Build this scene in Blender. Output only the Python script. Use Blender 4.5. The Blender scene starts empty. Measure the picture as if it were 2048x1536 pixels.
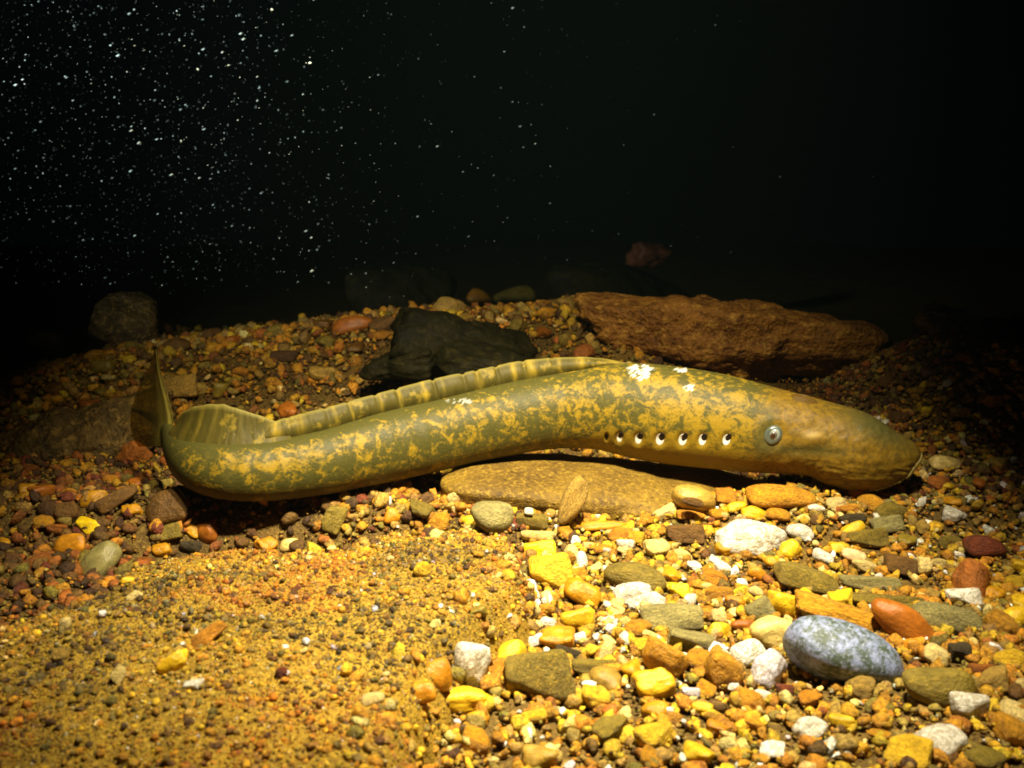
import bpy, bmesh, math, random
import numpy as np
from mathutils import Vector, Matrix

# ------------------------------------------------------------------ camera, world, strobes, added fill, exposure
S = bpy.context.scene
COL = S.collection
PITCH = math.radians(10.0)
CAMZ = 0.28
F = 1967.0                      # focal length in pixels of the 2048 px wide photograph
cd = bpy.data.cameras.new('camera'); cam = bpy.data.objects.new('camera', cd); COL.objects.link(cam)
cam.location = (0, 0, CAMZ); cam.rotation_euler = (math.radians(90) - PITCH, 0, 0)
cd.sensor_width = 36; cd.lens = 36 * F / 2048; cd.clip_start = 0.01; cd.clip_end = 50
S.camera = cam
cd.dof.use_dof = True; cd.dof.focus_distance = 0.86; cd.dof.aperture_fstop = 13

W = bpy.data.worlds.new('World'); S.world = W; W.use_nodes = True
bg = W.node_tree.nodes['Background']
bg.inputs['Color'].default_value = (0.2, 0.5, 0.5, 1); bg.inputs['Strength'].default_value = 0.0010

def spot_lamp(name, loc, target, power, color, cone, blend, radius):
    l = bpy.data.lights.new(name, 'SPOT'); o = bpy.data.objects.new(name, l); COL.objects.link(o)
    o.location = loc
    o.rotation_euler = (Vector(target) - Vector(loc)).to_track_quat('-Z', 'Y').to_euler()
    l.energy = power; l.color = color; l.spot_size = math.radians(cone); l.spot_blend = blend
    l.shadow_soft_size = radius
    return o
spot_lamp('strobe_and_fill', (0.11, 0.42, 0.82), (0.0, 0.72, 0.0), 142, (1.0, 0.88, 0.62), 62, 1.0, 0.022)
spot_lamp('strobe_and_fill', (-0.05, 0.40, 0.85), (-0.05, 1.13, 0.05), 46, (1.0, 0.84, 0.54), 58, 1.0, 0.022)  # added unseen fill spot, brightens the bank and rocks behind
spot_lamp('strobe_and_fill', (-0.85, 0.25, 0.50), (-0.42, 1.35, 0.78), 85, (0.93, 1.0, 0.95), 72, 1.0, 0.03)

S.view_settings.view_transform = 'Standard'; S.view_settings.look = 'None'
S.view_settings.exposure = 0; S.view_settings.gamma = 1
S.render.engine = 'CYCLES'
S.cycles.use_denoising = True
S.cycles.max_bounces = 5
S.cycles.filter_width = 1.8

# ------------------------------------------------------------------ helpers
rng = np.random.default_rng(7)
CP, SP = math.cos(PITCH), math.sin(PITCH)
FW = np.array([0, CP, -SP]); UP = np.array([0, SP, CP]); RT = np.array([1.0, 0, 0]); CC = np.array([0, 0, CAMZ])
def ray(px, py):
    return FW + (px - 1024) / F * RT - (py - 768) / F * UP
def at(px, py, d):
    return CC + d * ray(px, py)

def hash3(i):
    i = i.astype(np.int64)
    h = (i[..., 0] * 374761393 + i[..., 1] * 668265263 + i[..., 2] * 2147483647 + 1013904223) & 0xFFFFFFFF
    h = ((h ^ (h >> 13)) * 1274126177) & 0xFFFFFFFF
    h = ((h ^ (h >> 16)) * 2246822519) & 0xFFFFFFFF
    return ((h ^ (h >> 15)) & 0xFFFFFF) / float(0xFFFFFF)
def vnoise(p):
    p = np.asarray(p, float); i = np.floor(p).astype(np.int64); f = p - i; u = f * f * (3 - 2 * f)
    r = 0
    for dx in (0, 1):
        for dy in (0, 1):
            for dz in (0, 1):
                w = (u[..., 0] if dx else 1 - u[..., 0]) * (u[..., 1] if dy else 1 - u[..., 1]) * (u[..., 2] if dz else 1 - u[..., 2])
                r = r + w * hash3(i + np.array([dx, dy, dz]))
    return r * 2 - 1
def fbm(p, oct=4):
    a, r = 1.0, 0
    p = np.asarray(p, float)
    for k in range(oct):
        r = r + a * vnoise(p + 17.3 * k); p = p * 2.03; a *= 0.5
    return r
def sst(a, b, x):
    t = np.clip((x - a) / (b - a), 0, 1); return t * t * (3 - 2 * t)

def new_mesh(name, V, Fc, smooth=True):
    """V (n,3) array, Fc (m,3) or (m,4) array"""
    me = bpy.data.meshes.new(name)
    V = np.asarray(V, np.float32); Fc = np.asarray(Fc, np.int32); k = Fc.shape[1]
    me.vertices.add(len(V)); me.vertices.foreach_set('co', V.ravel())
    me.loops.add(Fc.size); me.loops.foreach_set('vertex_index', Fc.ravel())
    me.polygons.add(len(Fc)); me.polygons.foreach_set('loop_start', np.arange(0, Fc.size, k, dtype=np.int32))
    me.update(calc_edges=True)
    me.polygons.foreach_set('use_smooth', np.full(len(Fc), smooth))
    return me
def fattr(me, name, vals):
    a = me.attributes.new(name, 'FLOAT', 'POINT'); a.data.foreach_set('value', np.asarray(vals, np.float32).ravel())
def vattr(me, name, vals):
    a = me.attributes.new(name, 'FLOAT_VECTOR', 'POINT'); a.data.foreach_set('vector', np.asarray(vals, np.float32).ravel())
def cattr(me, name, rgb):
    c = np.ones((len(rgb), 4), np.float32); c[:, :3] = rgb
    a = me.attributes.new(name, 'FLOAT_COLOR', 'POINT'); a.data.foreach_set('color', c.ravel())
def link(name, me, mat=None, parent=None, label=None, cat=None, group=None, kind=None):
    o = bpy.data.objects.new(name, me); COL.objects.link(o)
    if mat and me and not me.materials: me.materials.append(mat)
    if parent: o.parent = parent
    if label: o['label'] = label
    if cat: o['category'] = cat
    if group: o['group'] = group
    if kind: o['kind'] = kind
    return o
def grid_faces(n, m, wrap=False):
    i = np.arange(n - 1)[:, None]; j = np.arange(m if wrap else m - 1)[None, :]
    j2 = (j + 1) % m
    a = i * m + j; b = i * m + j2; c = (i + 1) * m + j2; d = (i + 1) * m + j
    return np.stack([a, b, c, d], -1).reshape(-1, 4)

ICO = {}
def ico(n):
    if n not in ICO:
        bm = bmesh.new(); bmesh.ops.create_icosphere(bm, subdivisions=n, radius=1)
        V = np.array([v.co[:] for v in bm.verts]); T = np.array([[v.index for v in f.verts] for f in bm.faces]); bm.free()
        V /= np.linalg.norm(V, axis=1)[:, None]
        ICO[n] = (V, T)
    return ICO[n]
def stone_r(D, seed, nplanes=12, p=8.0, amp=0.05, scale=2.5, spread=0.3, oct=3):
    r = np.random.default_rng(seed)
    n = r.normal(size=(nplanes, 3)); n /= np.linalg.norm(n, axis=1)[:, None]
    n = np.vstack([n, np.eye(3), -np.eye(3)])
    d = np.concatenate([r.uniform(1 - spread, 1.02, nplanes), r.uniform(0.95, 1.05, 6)])
    c = np.maximum(D @ n.T, 1e-4) / d
    R = (c ** p).sum(1) ** (-1 / p)
    R = R / np.percentile(R, 90)
    return R * (1 + amp * fbm(D * scale + r.uniform(-50, 50, 3), oct))
def stone_mesh(name, seed, sub=4, scl=(1, 1, 1), **k):
    V, T = ico(sub)
    return new_mesh(name, V * stone_r(V, seed, **k)[:, None] * np.array(scl), T)

# ------------------------------------------------------------------ materials
def nodes_of(name):
    m = bpy.data.materials.new(name); m.use_nodes = True
    nt = m.node_tree; b = nt.nodes['Principled BSDF']
    return m, nt, b
def N(nt, t, **kw):
    n = nt.nodes.new(t)
    for k, v in kw.items():
        if hasattr(n, k): setattr(n, k, v)
        else: n.inputs[k].default_value = v
    return n
def mixc(nt, fac, a, b, mode='MIX'):
    n = nt.nodes.new('ShaderNodeMix'); n.data_type = 'RGBA'; n.blend_type = mode
    for s, v in ((n.inputs[0], fac), (n.inputs[6], a), (n.inputs[7], b)):
        if isinstance(v, bpy.types.NodeSocket): nt.links.new(v, s)
        elif isinstance(v, (int, float)): s.default_value = v
        else: s.default_value = (*v, 1)
    return n.outputs[2]
def math_(nt, op, a, b=None, clamp=False):
    n = nt.nodes.new('ShaderNodeMath'); n.operation = op; n.use_clamp = clamp
    for s, v in zip(n.inputs, (a, b)):
        if v is None: continue
        if isinstance(v, bpy.types.NodeSocket): nt.links.new(v, s)
        else: s.default_value = v
    return n.outputs[0]
def ramp(nt, fac, stops):
    n = nt.nodes.new('ShaderNodeValToRGB'); nt.links.new(fac, n.inputs[0])
    e = n.color_ramp.elements
    while len(e) < len(stops): e.new(0.5)
    for el, (p, c) in zip(e, stops):
        el.position = p; el.color = (c, c, c, 1) if isinstance(c, (int, float)) else (*c, 1)
    return n.outputs[0]
def coords(nt, attr=None):
    """object coordinates shifted by the object's own random number"""
    tc = nt.nodes.new('ShaderNodeTexCoord'); oi = nt.nodes.new('ShaderNodeObjectInfo')
    mul = nt.nodes.new('ShaderNodeVectorMath'); mul.operation = 'MULTIPLY_ADD'
    nt.links.new(oi.outputs['Random'], mul.inputs[0]); mul.inputs[1].default_value = (37, 53, 71)
    nt.links.new(tc.outputs['Object'], mul.inputs[2])
    return mul.outputs[0], oi
def noise(nt, vec, scale, detail=3, rough=0.55, dist=0.0):
    n = nt.nodes.new('ShaderNodeTexNoise'); n.inputs['Scale'].default_value = scale; n.inputs['Detail'].default_value = detail
    n.inputs['Roughness'].default_value = rough; n.inputs['Distortion'].default_value = dist
    nt.links.new(vec, n.inputs['Vector']); return n.outputs['Fac']
def voro(nt, vec, scale, out='Distance'):
    n = nt.nodes.new('ShaderNodeTexVoronoi'); n.inputs['Scale'].default_value = scale
    nt.links.new(vec, n.inputs['Vector']); return n.outputs[out]
def bump(nt, b, h, strength, dist):
    n = nt.nodes.new('ShaderNodeBump'); n.inputs['Strength'].default_value = strength; n.inputs['Distance'].default_value = dist
    nt.links.new(h, n.inputs['Height']); nt.links.new(n.outputs[0], b.inputs['Normal'])

def mat_pebble(name, speck=0.35, sscale=9.0, bs=0.5, rough=0.5, light=(1.7, 1.55, 1.3), dark=(0.28, 0.24, 0.2)):
    m, nt, b = nodes_of(name); v, oi = coords(nt)
    col = oi.outputs['Color']
    n1 = noise(nt, v, 1.6, 4, 0.6); n2 = noise(nt, v, sscale, 3, 0.65)
    big = ramp(nt, n1, [(0.3, 0.62), (0.7, 1.25)])
    c = mixc(nt, 1.0, col, big, 'MULTIPLY')
    d = ramp(nt, n2, [(0.30, 1.0), (0.47, 0.0)]); l = ramp(nt, n2, [(0.56, 0.0), (0.70, 1.0)])
    c = mixc(nt, math_(nt, 'MULTIPLY', d, speck), c, mixc(nt, 1.0, col, dark, 'MULTIPLY'))
    c = mixc(nt, math_(nt, 'MULTIPLY', l, speck), c, mixc(nt, 1.0, col, light, 'MULTIPLY'))
    nt.links.new(c, b.inputs['Base Color'])
    b.inputs['Roughness'].default_value = rough; b.inputs['Specular IOR Level'].default_value = 0.35
    h = math_(nt, 'ADD', math_(nt, 'MULTIPLY', n1, 0.8), math_(nt, 'MULTIPLY', noise(nt, v, sscale * 1.5, 4, 0.7), 0.35))
    bump(nt, b, h, bs, 0.007)
    return m
M_PEB = mat_pebble('river_pebble', 0.6, 6.0, 0.8)
M_GRAN = mat_pebble('speckled_granite', 0.95, 13.0, 0.8, 0.55, (2.4, 2.1, 1.6), (0.2, 0.18, 0.15))
M_SMOOTH = mat_pebble('smooth_pebble', 0.36, 4.5, 0.35, 0.32)

def mat_quartz():
    m, nt, b = nodes_of('white_quartz'); v, oi = coords(nt)
    n1 = noise(nt, v, 2.2, 5, 0.65, 0.6); n2 = noise(nt, v, 9, 4, 0.7)
    vein = ramp(nt, n1, [(0.42, 0.0), (0.5, 1.0), (0.56, 0.0)])
    c = mixc(nt, math_(nt, 'MULTIPLY', vein, 0.8), oi.outputs['Color'], (0.24, 0.19, 0.09))
    c = mixc(nt, math_(nt, 'MULTIPLY', ramp(nt, n2, [(0.54, 0), (0.66, 1)]), 0.7), c, (0.36, 0.25, 0.10))
    nt.links.new(c, b.inputs['Base Color']); b.inputs['Roughness'].default_value = 0.45
    b.inputs['Subsurface Weight'].default_value = 0.15; b.inputs['Subsurface Radius'].default_value = (0.006, 0.005, 0.003); b.inputs['Subsurface Scale'].default_value = 0.5
    bump(nt, b, noise(nt, v, 5, 5, 0.65), 0.6, 0.004)
    return m
M_QUARTZ = mat_quartz()

def mat_blue():
    m, nt, b = nodes_of('blue_grey_mottled_stone'); v, oi = coords(nt)
    mp = N(nt, 'ShaderNodeMapping'); nt.links.new(v, mp.inputs[0]); mp.inputs['Scale'].default_value = (2.0, 1.0, 1.0)
    v = mp.outputs[0]
    n1 = noise(nt, v, 3.0, 6, 0.75, 0.4); n2 = noise(nt, v, 10, 3, 0.65)
    c = mixc(nt, ramp(nt, n1, [(0.44, 0.0), (0.60, 1.0)]), (0.055, 0.075, 0.050), (0.23, 0.27, 0.45))
    c = mixc(nt, ramp(nt, n2, [(0.55, 0.0), (0.72, 0.6)]), c, (0.48, 0.51, 0.68))
    c = mixc(nt, ramp(nt, n2, [(0.30, 0.8), (0.44, 0.0)]), c, (0.05, 0.075, 0.05))
    nt.links.new(c, b.inputs['Base Color']); b.inputs['Roughness'].default_value = 0.42; b.inputs['Specular IOR Level'].default_value = 0.4
    bump(nt, b, noise(nt, v, 7, 5, 0.7), 0.35, 0.004)
    return m
M_BLUE = mat_blue()

def mat_rock(name, c0, c1, c2, s1=18, s2=120, bs=0.6, bd=0.004, speck=0.6, strata=None, rough=0.65, spec=0.3):
    """large rock: object coordinates in metres"""
    m, nt, b = nodes_of(name); tc = nt.nodes.new('ShaderNodeTexCoord'); v = tc.outputs['Object']
    if strata:
        mp = N(nt, 'ShaderNodeMapping'); nt.links.new(v, mp.inputs[0]); mp.inputs['Scale'].default_value = strata; v1 = mp.outputs[0]
    else: v1 = v
    n1 = noise(nt, v1, s1, 5, 0.62, 0.3); n2 = noise(nt, v, s2, 4, 0.7); n3 = voro(nt, v, s2 * 2.2)
    c = mixc(nt, ramp(nt, n1, [(0.34, 0.0), (0.66, 1.0)]), c0, c1)
    c = mixc(nt, math_(nt, 'MULTIPLY', ramp(nt, n2, [(0.52, 0.0), (0.70, 1.0)]), speck), c, c2)
    c = mixc(nt, math_(nt, 'MULTIPLY', ramp(nt, n2, [(0.30, 1.0), (0.45, 0.0)]), speck), c, tuple(x * 0.3 for x in c0))
    nt.links.new(c, b.inputs['Base Color']); b.inputs['Roughness'].default_value = rough; b.inputs['Specular IOR Level'].default_value = spec
    h = math_(nt, 'ADD', n1, math_(nt, 'ADD', math_(nt, 'MULTIPLY', n2, 0.5), math_(nt, 'MULTIPLY', n3, 0.2)))
    bump(nt, b, h, bs, bd)
    return m
M_SLAB = mat_rock('sandy_slab_rock', (0.18, 0.108, 0.007), (0.33, 0.195, 0.011), (0.58, 0.38, 0.03), 14, 420, 1.0, 0.003, 0.9)
M_LONG = mat_rock('long_flat_rock', (0.085, 0.046, 0.005), (0.19, 0.112, 0.009), (0.36, 0.23, 0.02), 13, 240, 0.8, 0.004, 0.75)
M_RUST = mat_rock('rust_slab_rock', (0.13, 0.048, 0.005), (0.29, 0.125, 0.013), (0.48, 0.27, 0.04), 24, 90, 1.0, 0.010, 0.85)
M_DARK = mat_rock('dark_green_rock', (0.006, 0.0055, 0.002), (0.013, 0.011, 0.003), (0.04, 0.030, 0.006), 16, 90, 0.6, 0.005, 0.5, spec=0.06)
M_BRN = mat_rock('brown_boulder', (0.05, 0.030, 0.006), (0.11, 0.065, 0.012), (0.30, 0.18, 0.035), 30, 95, 1.0, 0.010, 0.9)
M_BED = mat_rock('stream_bed_sand', (0.06, 0.034, 0.006), (0.15, 0.085, 0.012), (0.34, 0.22, 0.03), 14, 300, 1.0, 0.005, 0.8)

def mat_grain():
    m, nt, b = nodes_of('gravel_grains')
    a = N(nt, 'ShaderNodeAttribute', attribute_name='Col'); tc = nt.nodes.new('ShaderNodeTexCoord')
    n1 = noise(nt, tc.outputs['Object'], 330, 4, 0.75)
    c = mixc(nt, 1.0, a.outputs['Color'], ramp(nt, n1, [(0.32, 0.32), (0.66, 1.5)]), 'MULTIPLY')
    nt.links.new(c, b.inputs['Base Color']); b.inputs['Roughness'].default_value = 0.45; b.inputs['Specular IOR Level'].default_value = 0.4
    bump(nt, b, noise(nt, tc.outputs['Object'], 380, 4, 0.7), 0.9, 0.003)
    return m
M_GRAIN = mat_grain()

# ------------------------------------------------------------------ the stream bed
def H(x, y):
    x = np.asarray(x, float); y = np.asarray(y, float)
    A = np.clip(0.085 + 0.11 * (x + 0.45), 0.03, 0.14) * sst(-1.0, -0.5, x)
    z = A * sst(0.98, 1.40, y) * (1 - sst(1.45, 2.1, y))
    bank = sst(0.20, 0.55, x) * 0.15 * sst(0.80, 1.02, y) * (1 - sst(1.06, 1.35, y))
    z = z * (1 - 0.6 * sst(0.15, 0.4, x)) + bank
    z = z - 0.055 * np.exp(-((y - 0.80) / 0.028) ** 2) * sst(0.0, -0.07, x) * sst(-0.36, -0.24, x)
    z = z + (0.012 + 0.012 * np.exp(-((y - 0.865) / 0.04) ** 2)) * sst(0.815, 0.85, y) * sst(-0.0, -0.12, x)
    fr = sst(-0.09, -0.04, x) * sst(0.76, 0.83, y) * (1 - sst(0.86, 0.92, y))
    z = z + fr * (0.014 + 0.013 * sst(0.08, 0.17, x) * (1 - sst(0.24, 0.34, x)))
    p = np.stack([x * 7, y * 7, x * 0], -1)
    return z + 0.006 * fbm(p, 3)

SLAB_PX = [(-120, 1270), (51, 1215), (150, 1180), (240, 1115), (320, 1096), (400, 1092), (560, 1086), (640, 1078), (760, 1052),
           (900, 1046), (1035, 1062), (1062, 1110), (1052, 1180), (990, 1232), (925, 1285), (880, 1335), (835, 1400), (820, 1600), (-200, 1640)]
def on_plane(px, py, z):
    r = ray(px, py); return CC + r * ((z - CAMZ) / r[2])
SLAB = np.array([on_plane(a, b, 0.038)[:2] for a, b in SLAB_PX])
def slab_sd(x, y):
    """signed distance to the slab outline, positive inside"""
    P = np.stack([np.ravel(x), np.ravel(y)], -1)
    best = np.full(len(P), 9.0); inside = np.zeros(len(P), bool)
    for a, b in zip(SLAB, np.roll(SLAB, -1, 0)):
        ab = b - a; t = np.clip(((P - a) @ ab) / (ab @ ab), 0, 1)
        best = np.minimum(best, np.linalg.norm(P - a - t[:, None] * ab, axis=1))
        c = (a[1] > P[:, 1]) != (b[1] > P[:, 1])
        with np.errstate(divide='ignore', invalid='ignore'):
            xx = (b[0] - a[0]) * (P[:, 1] - a[1]) / (b[1] - a[1]) + a[0]
        inside ^= c & (P[:, 0] < xx)
    return np.where(inside, best, -best).reshape(np.shape(x))
def slab_z(x, y):
    x = np.asarray(x, float); y = np.asarray(y, float)
    sd = slab_sd(x, y) + 0.006 * fbm(np.stack([x * 30, y * 30, x * 0 + 3], -1), 3)
    top = 0.034 + 0.012 * sst(0.0, 0.09, sd) + 0.006 * fbm(np.stack([x * 9 + 4, y * 9, x * 0 + 9], -1), 4) + 0.0026 * fbm(np.stack([x * 55, y * 55, x * 0], -1), 4)
    edge = np.sqrt(np.clip((sd + 0.008) / 0.022, 0, 1))
    return -0.03 + (top + 0.03) * edge, sd
def HT(x, y):
    z, sd = slab_z(x, y); return np.where(sd > -0.008, np.maximum(H(x, y), z), H(x, y))
def hit(px, py):
    r = ray(px, py); ts = np.linspace(0.35, 3.0, 1600)
    P = CC + ts[:, None] * r
    k = np.argmax(P[:, 2] < HT(P[:, 0], P[:, 1]))
    return ts[k] if k else 1.6

gx = np.concatenate([np.linspace(-4, -1.2, 40)[:-1], np.linspace(-1.2, 1.2, 300), np.linspace(1.2, 4, 40)[1:]])
gy = np.concatenate([np.linspace(-1.5, 0.2, 40)[:-1], np.linspace(0.2, 2.2, 280), np.linspace(2.2, 8, 50)[1:]])
X, Y = np.meshgrid(gx, gy)
V = np.stack([X, Y, H(X, Y) - 0.003], -1).reshape(-1, 3)
link('stream_bed', new_mesh('stream_bed', V, grid_faces(len(gy), len(gx))), M_BED, kind='structure')

# sand covered slab
lo, hi = SLAB.min(0) - 0.02, SLAB.max(0) + 0.02
gx = np.linspace(lo[0], hi[0], 380); gy = np.linspace(lo[1], hi[1], 200)
X, Y = np.meshgrid(gx, gy); Z, sd = slab_z(X, Y)
Fc = grid_faces(200, 380); keep = (sd.ravel()[Fc] > -0.008).any(1)
link('slab_rock', new_mesh('slab_rock', np.stack([X, Y, Z], -1).reshape(-1, 3), Fc[keep]), M_SLAB,
     label='broad flat slab rock dusted with coarse golden sand', cat='rock')

# ------------------------------------------------------------------ gravel and sand, too many to count
PAL = {
 'gold': (0.46, 0.215, 0.008), 'yellow': (0.60, 0.37, 0.014), 'brown': (0.13, 0.062, 0.010), 'rust': (0.30, 0.095, 0.010),
 'orange': (0.46, 0.19, 0.010), 'white': (0.76, 0.72, 0.62), 'cream': (0.66, 0.49, 0.15), 'olive': (0.20, 0.142, 0.016),
 'dark': (0.045, 0.032, 0.012), 'grey': (0.23, 0.195, 0.065), 'tan': (0.34, 0.21, 0.035), 'lavender': (0.62, 0.58, 0.66),
 'pink': (0.70, 0.42, 0.20), 'umber': (0.075, 0.034, 0.008), 'red': (0.16, 0.035, 0.010), 'bright': (0.70, 0.48, 0.008)}
def scatter(name, xy, size, weights, sub, label, cat, zfun=HT, lift=0.25, flat=(0.55, 0.95), patch=None, vary=(0.62, 1.2)):
    n = len(xy); V0, T0 = ico(sub); nv = len(V0); K = 14
    shapes = np.stack([V0 * stone_r(V0, 900 + k + sub * 50, nplanes=7, p=11, amp=0.16, scale=1.9, spread=0.45, oct=2)[:, None] for k in range(K)])
    q = rng.normal(size=(n, 4)); q[:, 1:3] *= 0.35; q /= np.linalg.norm(q, axis=1)[:, None]
    w, x, y, z = q.T
    R = np.stack([1 - 2 * (y * y + z * z), 2 * (x * y - z * w), 2 * (x * z + y * w), 2 * (x * y + z * w), 1 - 2 * (x * x + z * z), 2 * (y * z - x * w),
                  2 * (x * z - y * w), 2 * (y * z + x * w), 1 - 2 * (x * x + y * y)], -1).reshape(n, 3, 3)
    s3 = size[:, None] * np.stack([np.ones(n), rng.uniform(0.6, 1.0, n), rng.uniform(*flat, n)], -1)
    P = shapes[rng.integers(0, K, n)] * s3[:, None, :]
    P = np.einsum('nij,nvj->nvi', R, P)
    zz = zfun(xy[:, 0], xy[:, 1]) + size * rng.uniform(lift - 0.35, lift + 0.3, n)
    P = P + np.concatenate([xy, zz[:, None]], 1)[:, None, :]
    T = (T0[None] + (np.arange(n) * nv)[:, None, None]).reshape(-1, 3)
    names = list(weights); pr = np.array([weights[k] for k in names], float); pr /= pr.sum()
    base = np.array([PAL[k] for k in names])[rng.choice(len(names), n, p=pr)]
    base = base * rng.uniform(*vary, (n, 1)) * rng.uniform(0.9, 1.1, (n, 3))
    if patch is not None: base = base * patch(xy)
    me = new_mesh(name, P.reshape(-1, 3), T)
    cattr(me, 'Col', np.repeat(np.clip(base, 0, 0.9), nv, 0))
    return link(name, me, M_GRAIN, label=label, cat=cat, kind='stuff')
def box_xy(n, x0, x1, y0, y1): return np.stack([rng.uniform(x0, x1, n), rng.uniform(y0, y1, n)], -1)
def logs(n, a, b, k=1.6): return a + (b - a) * rng.uniform(0, 1, n) ** k

warm = dict(gold=7, orange=2.4, yellow=5, rust=0.8, tan=4, cream=2, white=1.0, brown=0.8, olive=1.4, umber=0.2)
xy = box_xy(15000, -0.16, 0.56, 0.34, 1.0); xy = xy[(slab_sd(xy[:, 0], xy[:, 1]) < 0.004 + 0.05 * rng.random(len(xy)) ** 5)]
ctr = np.exp(-((xy[:, 0] - 0.07) / 0.10) ** 2 - ((xy[:, 1] - 0.66) / 0.14) ** 2)
pale_ = rng.random(len(xy)) < 0.42 * ctr  # more pale grains mid-gravel, partly to paint in the central glow
scatter('gravel', xy[~pale_], logs((~pale_).sum(), 0.0020, 0.0078, 2.3), warm, 2, 'loose golden and white gravel in front of the long flat rock', 'gravel', lift=0.1)
scatter('gravel', xy[pale_], logs(pale_.sum(), 0.0020, 0.0070, 2.0), dict(yellow=5, cream=4, white=1.5, gold=3), 2, 'pale cream and yellow gravel around the white quartz lump', 'gravel', lift=0.4)
xy = box_xy(12000, -0.16, 0.56, 0.34, 1.0); xy = xy[(slab_sd(xy[:, 0], xy[:, 1]) < 0.01)]
scatter('gravel', xy, logs(len(xy), 0.0009, 0.0022), dict(gold=3, yellow=1.2, tan=5, orange=1, brown=4, olive=3, umber=2, white=0.3), 1, 'fine golden grit between the loose gravel stones', 'gravel', lift=0.9)  # browner mix also paints shade into the gaps between stones
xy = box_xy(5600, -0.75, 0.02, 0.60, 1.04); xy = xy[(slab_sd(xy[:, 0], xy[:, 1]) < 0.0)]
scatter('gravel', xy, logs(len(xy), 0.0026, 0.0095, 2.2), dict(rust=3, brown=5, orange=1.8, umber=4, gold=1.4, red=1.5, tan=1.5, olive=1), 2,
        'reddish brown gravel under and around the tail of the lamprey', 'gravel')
xy = np.concatenate([box_xy(5800, -0.75, 0.30, 1.0, 1.5), box_xy(2200, -1.0, 0.8, 1.5, 2.2)])
scatter('gravel', xy, logs(len(xy), 0.0035, 0.0135, 2.4) * (0.7 + 0.5 * (xy[:, 1] - 1)), dict(gold=5, brown=3, tan=4.5, yellow=1.2, orange=2, rust=1.2, olive=1.6, umber=1.2, cream=0.6), 2,
        'amber gravel bank rising behind the lamprey', 'gravel')
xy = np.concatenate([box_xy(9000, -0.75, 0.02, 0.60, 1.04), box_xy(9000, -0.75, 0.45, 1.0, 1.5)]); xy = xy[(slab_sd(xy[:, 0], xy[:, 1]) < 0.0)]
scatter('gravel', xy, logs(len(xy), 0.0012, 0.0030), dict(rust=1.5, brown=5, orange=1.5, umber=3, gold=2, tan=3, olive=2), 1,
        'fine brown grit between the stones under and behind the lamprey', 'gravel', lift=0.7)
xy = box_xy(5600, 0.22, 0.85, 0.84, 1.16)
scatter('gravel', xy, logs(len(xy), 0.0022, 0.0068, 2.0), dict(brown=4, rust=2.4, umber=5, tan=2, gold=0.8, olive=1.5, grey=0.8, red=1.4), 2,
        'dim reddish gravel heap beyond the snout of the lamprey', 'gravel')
xy = box_xy(120000, SLAB[:, 0].min(), 0.1, 0.34, 0.83); k = slab_sd(xy[:, 0], xy[:, 1]); xy = xy[k > -0.002][:50000]
sz = 0.00042 + 0.0006 * rng.uniform(0, 1, len(xy)) ** 2 + 0.0030 * rng.uniform(0, 1, len(xy)) ** 18
def sand_patch(p):
    """darker olive crust, cleaner gold and rusty stains in patches of their own"""
    a = fbm(np.stack([p[:, 0] * 13, p[:, 1] * 17, p[:, 0] * 0 + 2], -1), 4); b_ = fbm(np.stack([p[:, 0] * 16, p[:, 1] * 16, p[:, 0] * 0 + 8], -1), 3)
    c = np.ones((len(p), 3)); w = np.clip(sst(0.0, 0.5, a) + 0.9 * np.exp(-((p[:, 0] + 0.075) / 0.075) ** 2 - ((p[:, 1] - 0.635) / 0.07) ** 2) * sst(-0.6, 0.2, a), 0, 1)[:, None]; c = c * (1 - w) + w * np.array([0.42, 0.45, 0.6])
    w = sst(0.25, 0.7, b_)[:, None] * 0.8; return c * (1 - w) + w * np.array([1.05, 0.72, 0.6])
scatter('sand', xy, sz, dict(gold=7, yellow=3.4, tan=6, olive=3, brown=3, cream=1.4, orange=1.4, white=0.35, umber=0.8), 1,
        'coarse golden sand lying over the broad slab rock', 'sand', lift=0.3, patch=sand_patch, vary=(0.6, 1.25))

# ------------------------------------------------------------------ large rocks
def rock(name, pxc, pyc, d, half, rot, seed, mat, label, sub=5, cat='rock', shape=None, **k):
    """half = half sizes in metres (right, away, up); rot = Euler degrees"""
    V, T = ico(sub)
    R = stone_r(V, seed, **k)
    P = V * R[:, None] * np.array(half)
    if shape is not None: P = shape(P)
    o = link(name, new_mesh(name, P, T), mat, label=label, cat=cat)
    o.location = at(pxc, pyc, d); o.rotation_euler = [math.radians(a) for a in rot]
    return o
def rough_rock(amp, sc, seed):
    def f(P):
        n = P / np.maximum(np.linalg.norm(P, axis=1)[:, None], 1e-6)
        return P + n * (amp * fbm(P * sc + seed, 5))[:, None]
    return f
rock('flat_rock', 1235, 990, 0.945, (0.185, 0.090, 0.036), (8, 3, -3), 11, M_LONG,
     'long flat smooth brown rock lying under the middle of the lamprey', sub=6, nplanes=7, p=7, amp=0.05, spread=0.22, shape=rough_rock(0.003, 30, 5))
def rust_shape(P):
    P = P.copy(); P[:, 0] -= 0.55 * P[:, 2] * sst(0, -0.15, P[:, 0])
    return rough_rock(0.011, 30, 8)(P + np.stack([0 * P[:, 0], 0 * P[:, 0], 0.004 * fbm(P * np.array([30, 30, 60]), 3)], -1))
rock('slab_rock', 1468, 672, 1.28, (0.215, 0.085, 0.064), (4, -1, -6), 29, M_RUST,
     'big rust coloured slab rock standing behind the back of the lamprey', sub=6, nplanes=9, p=20, amp=0.05, spread=0.26, shape=rust_shape)
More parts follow.
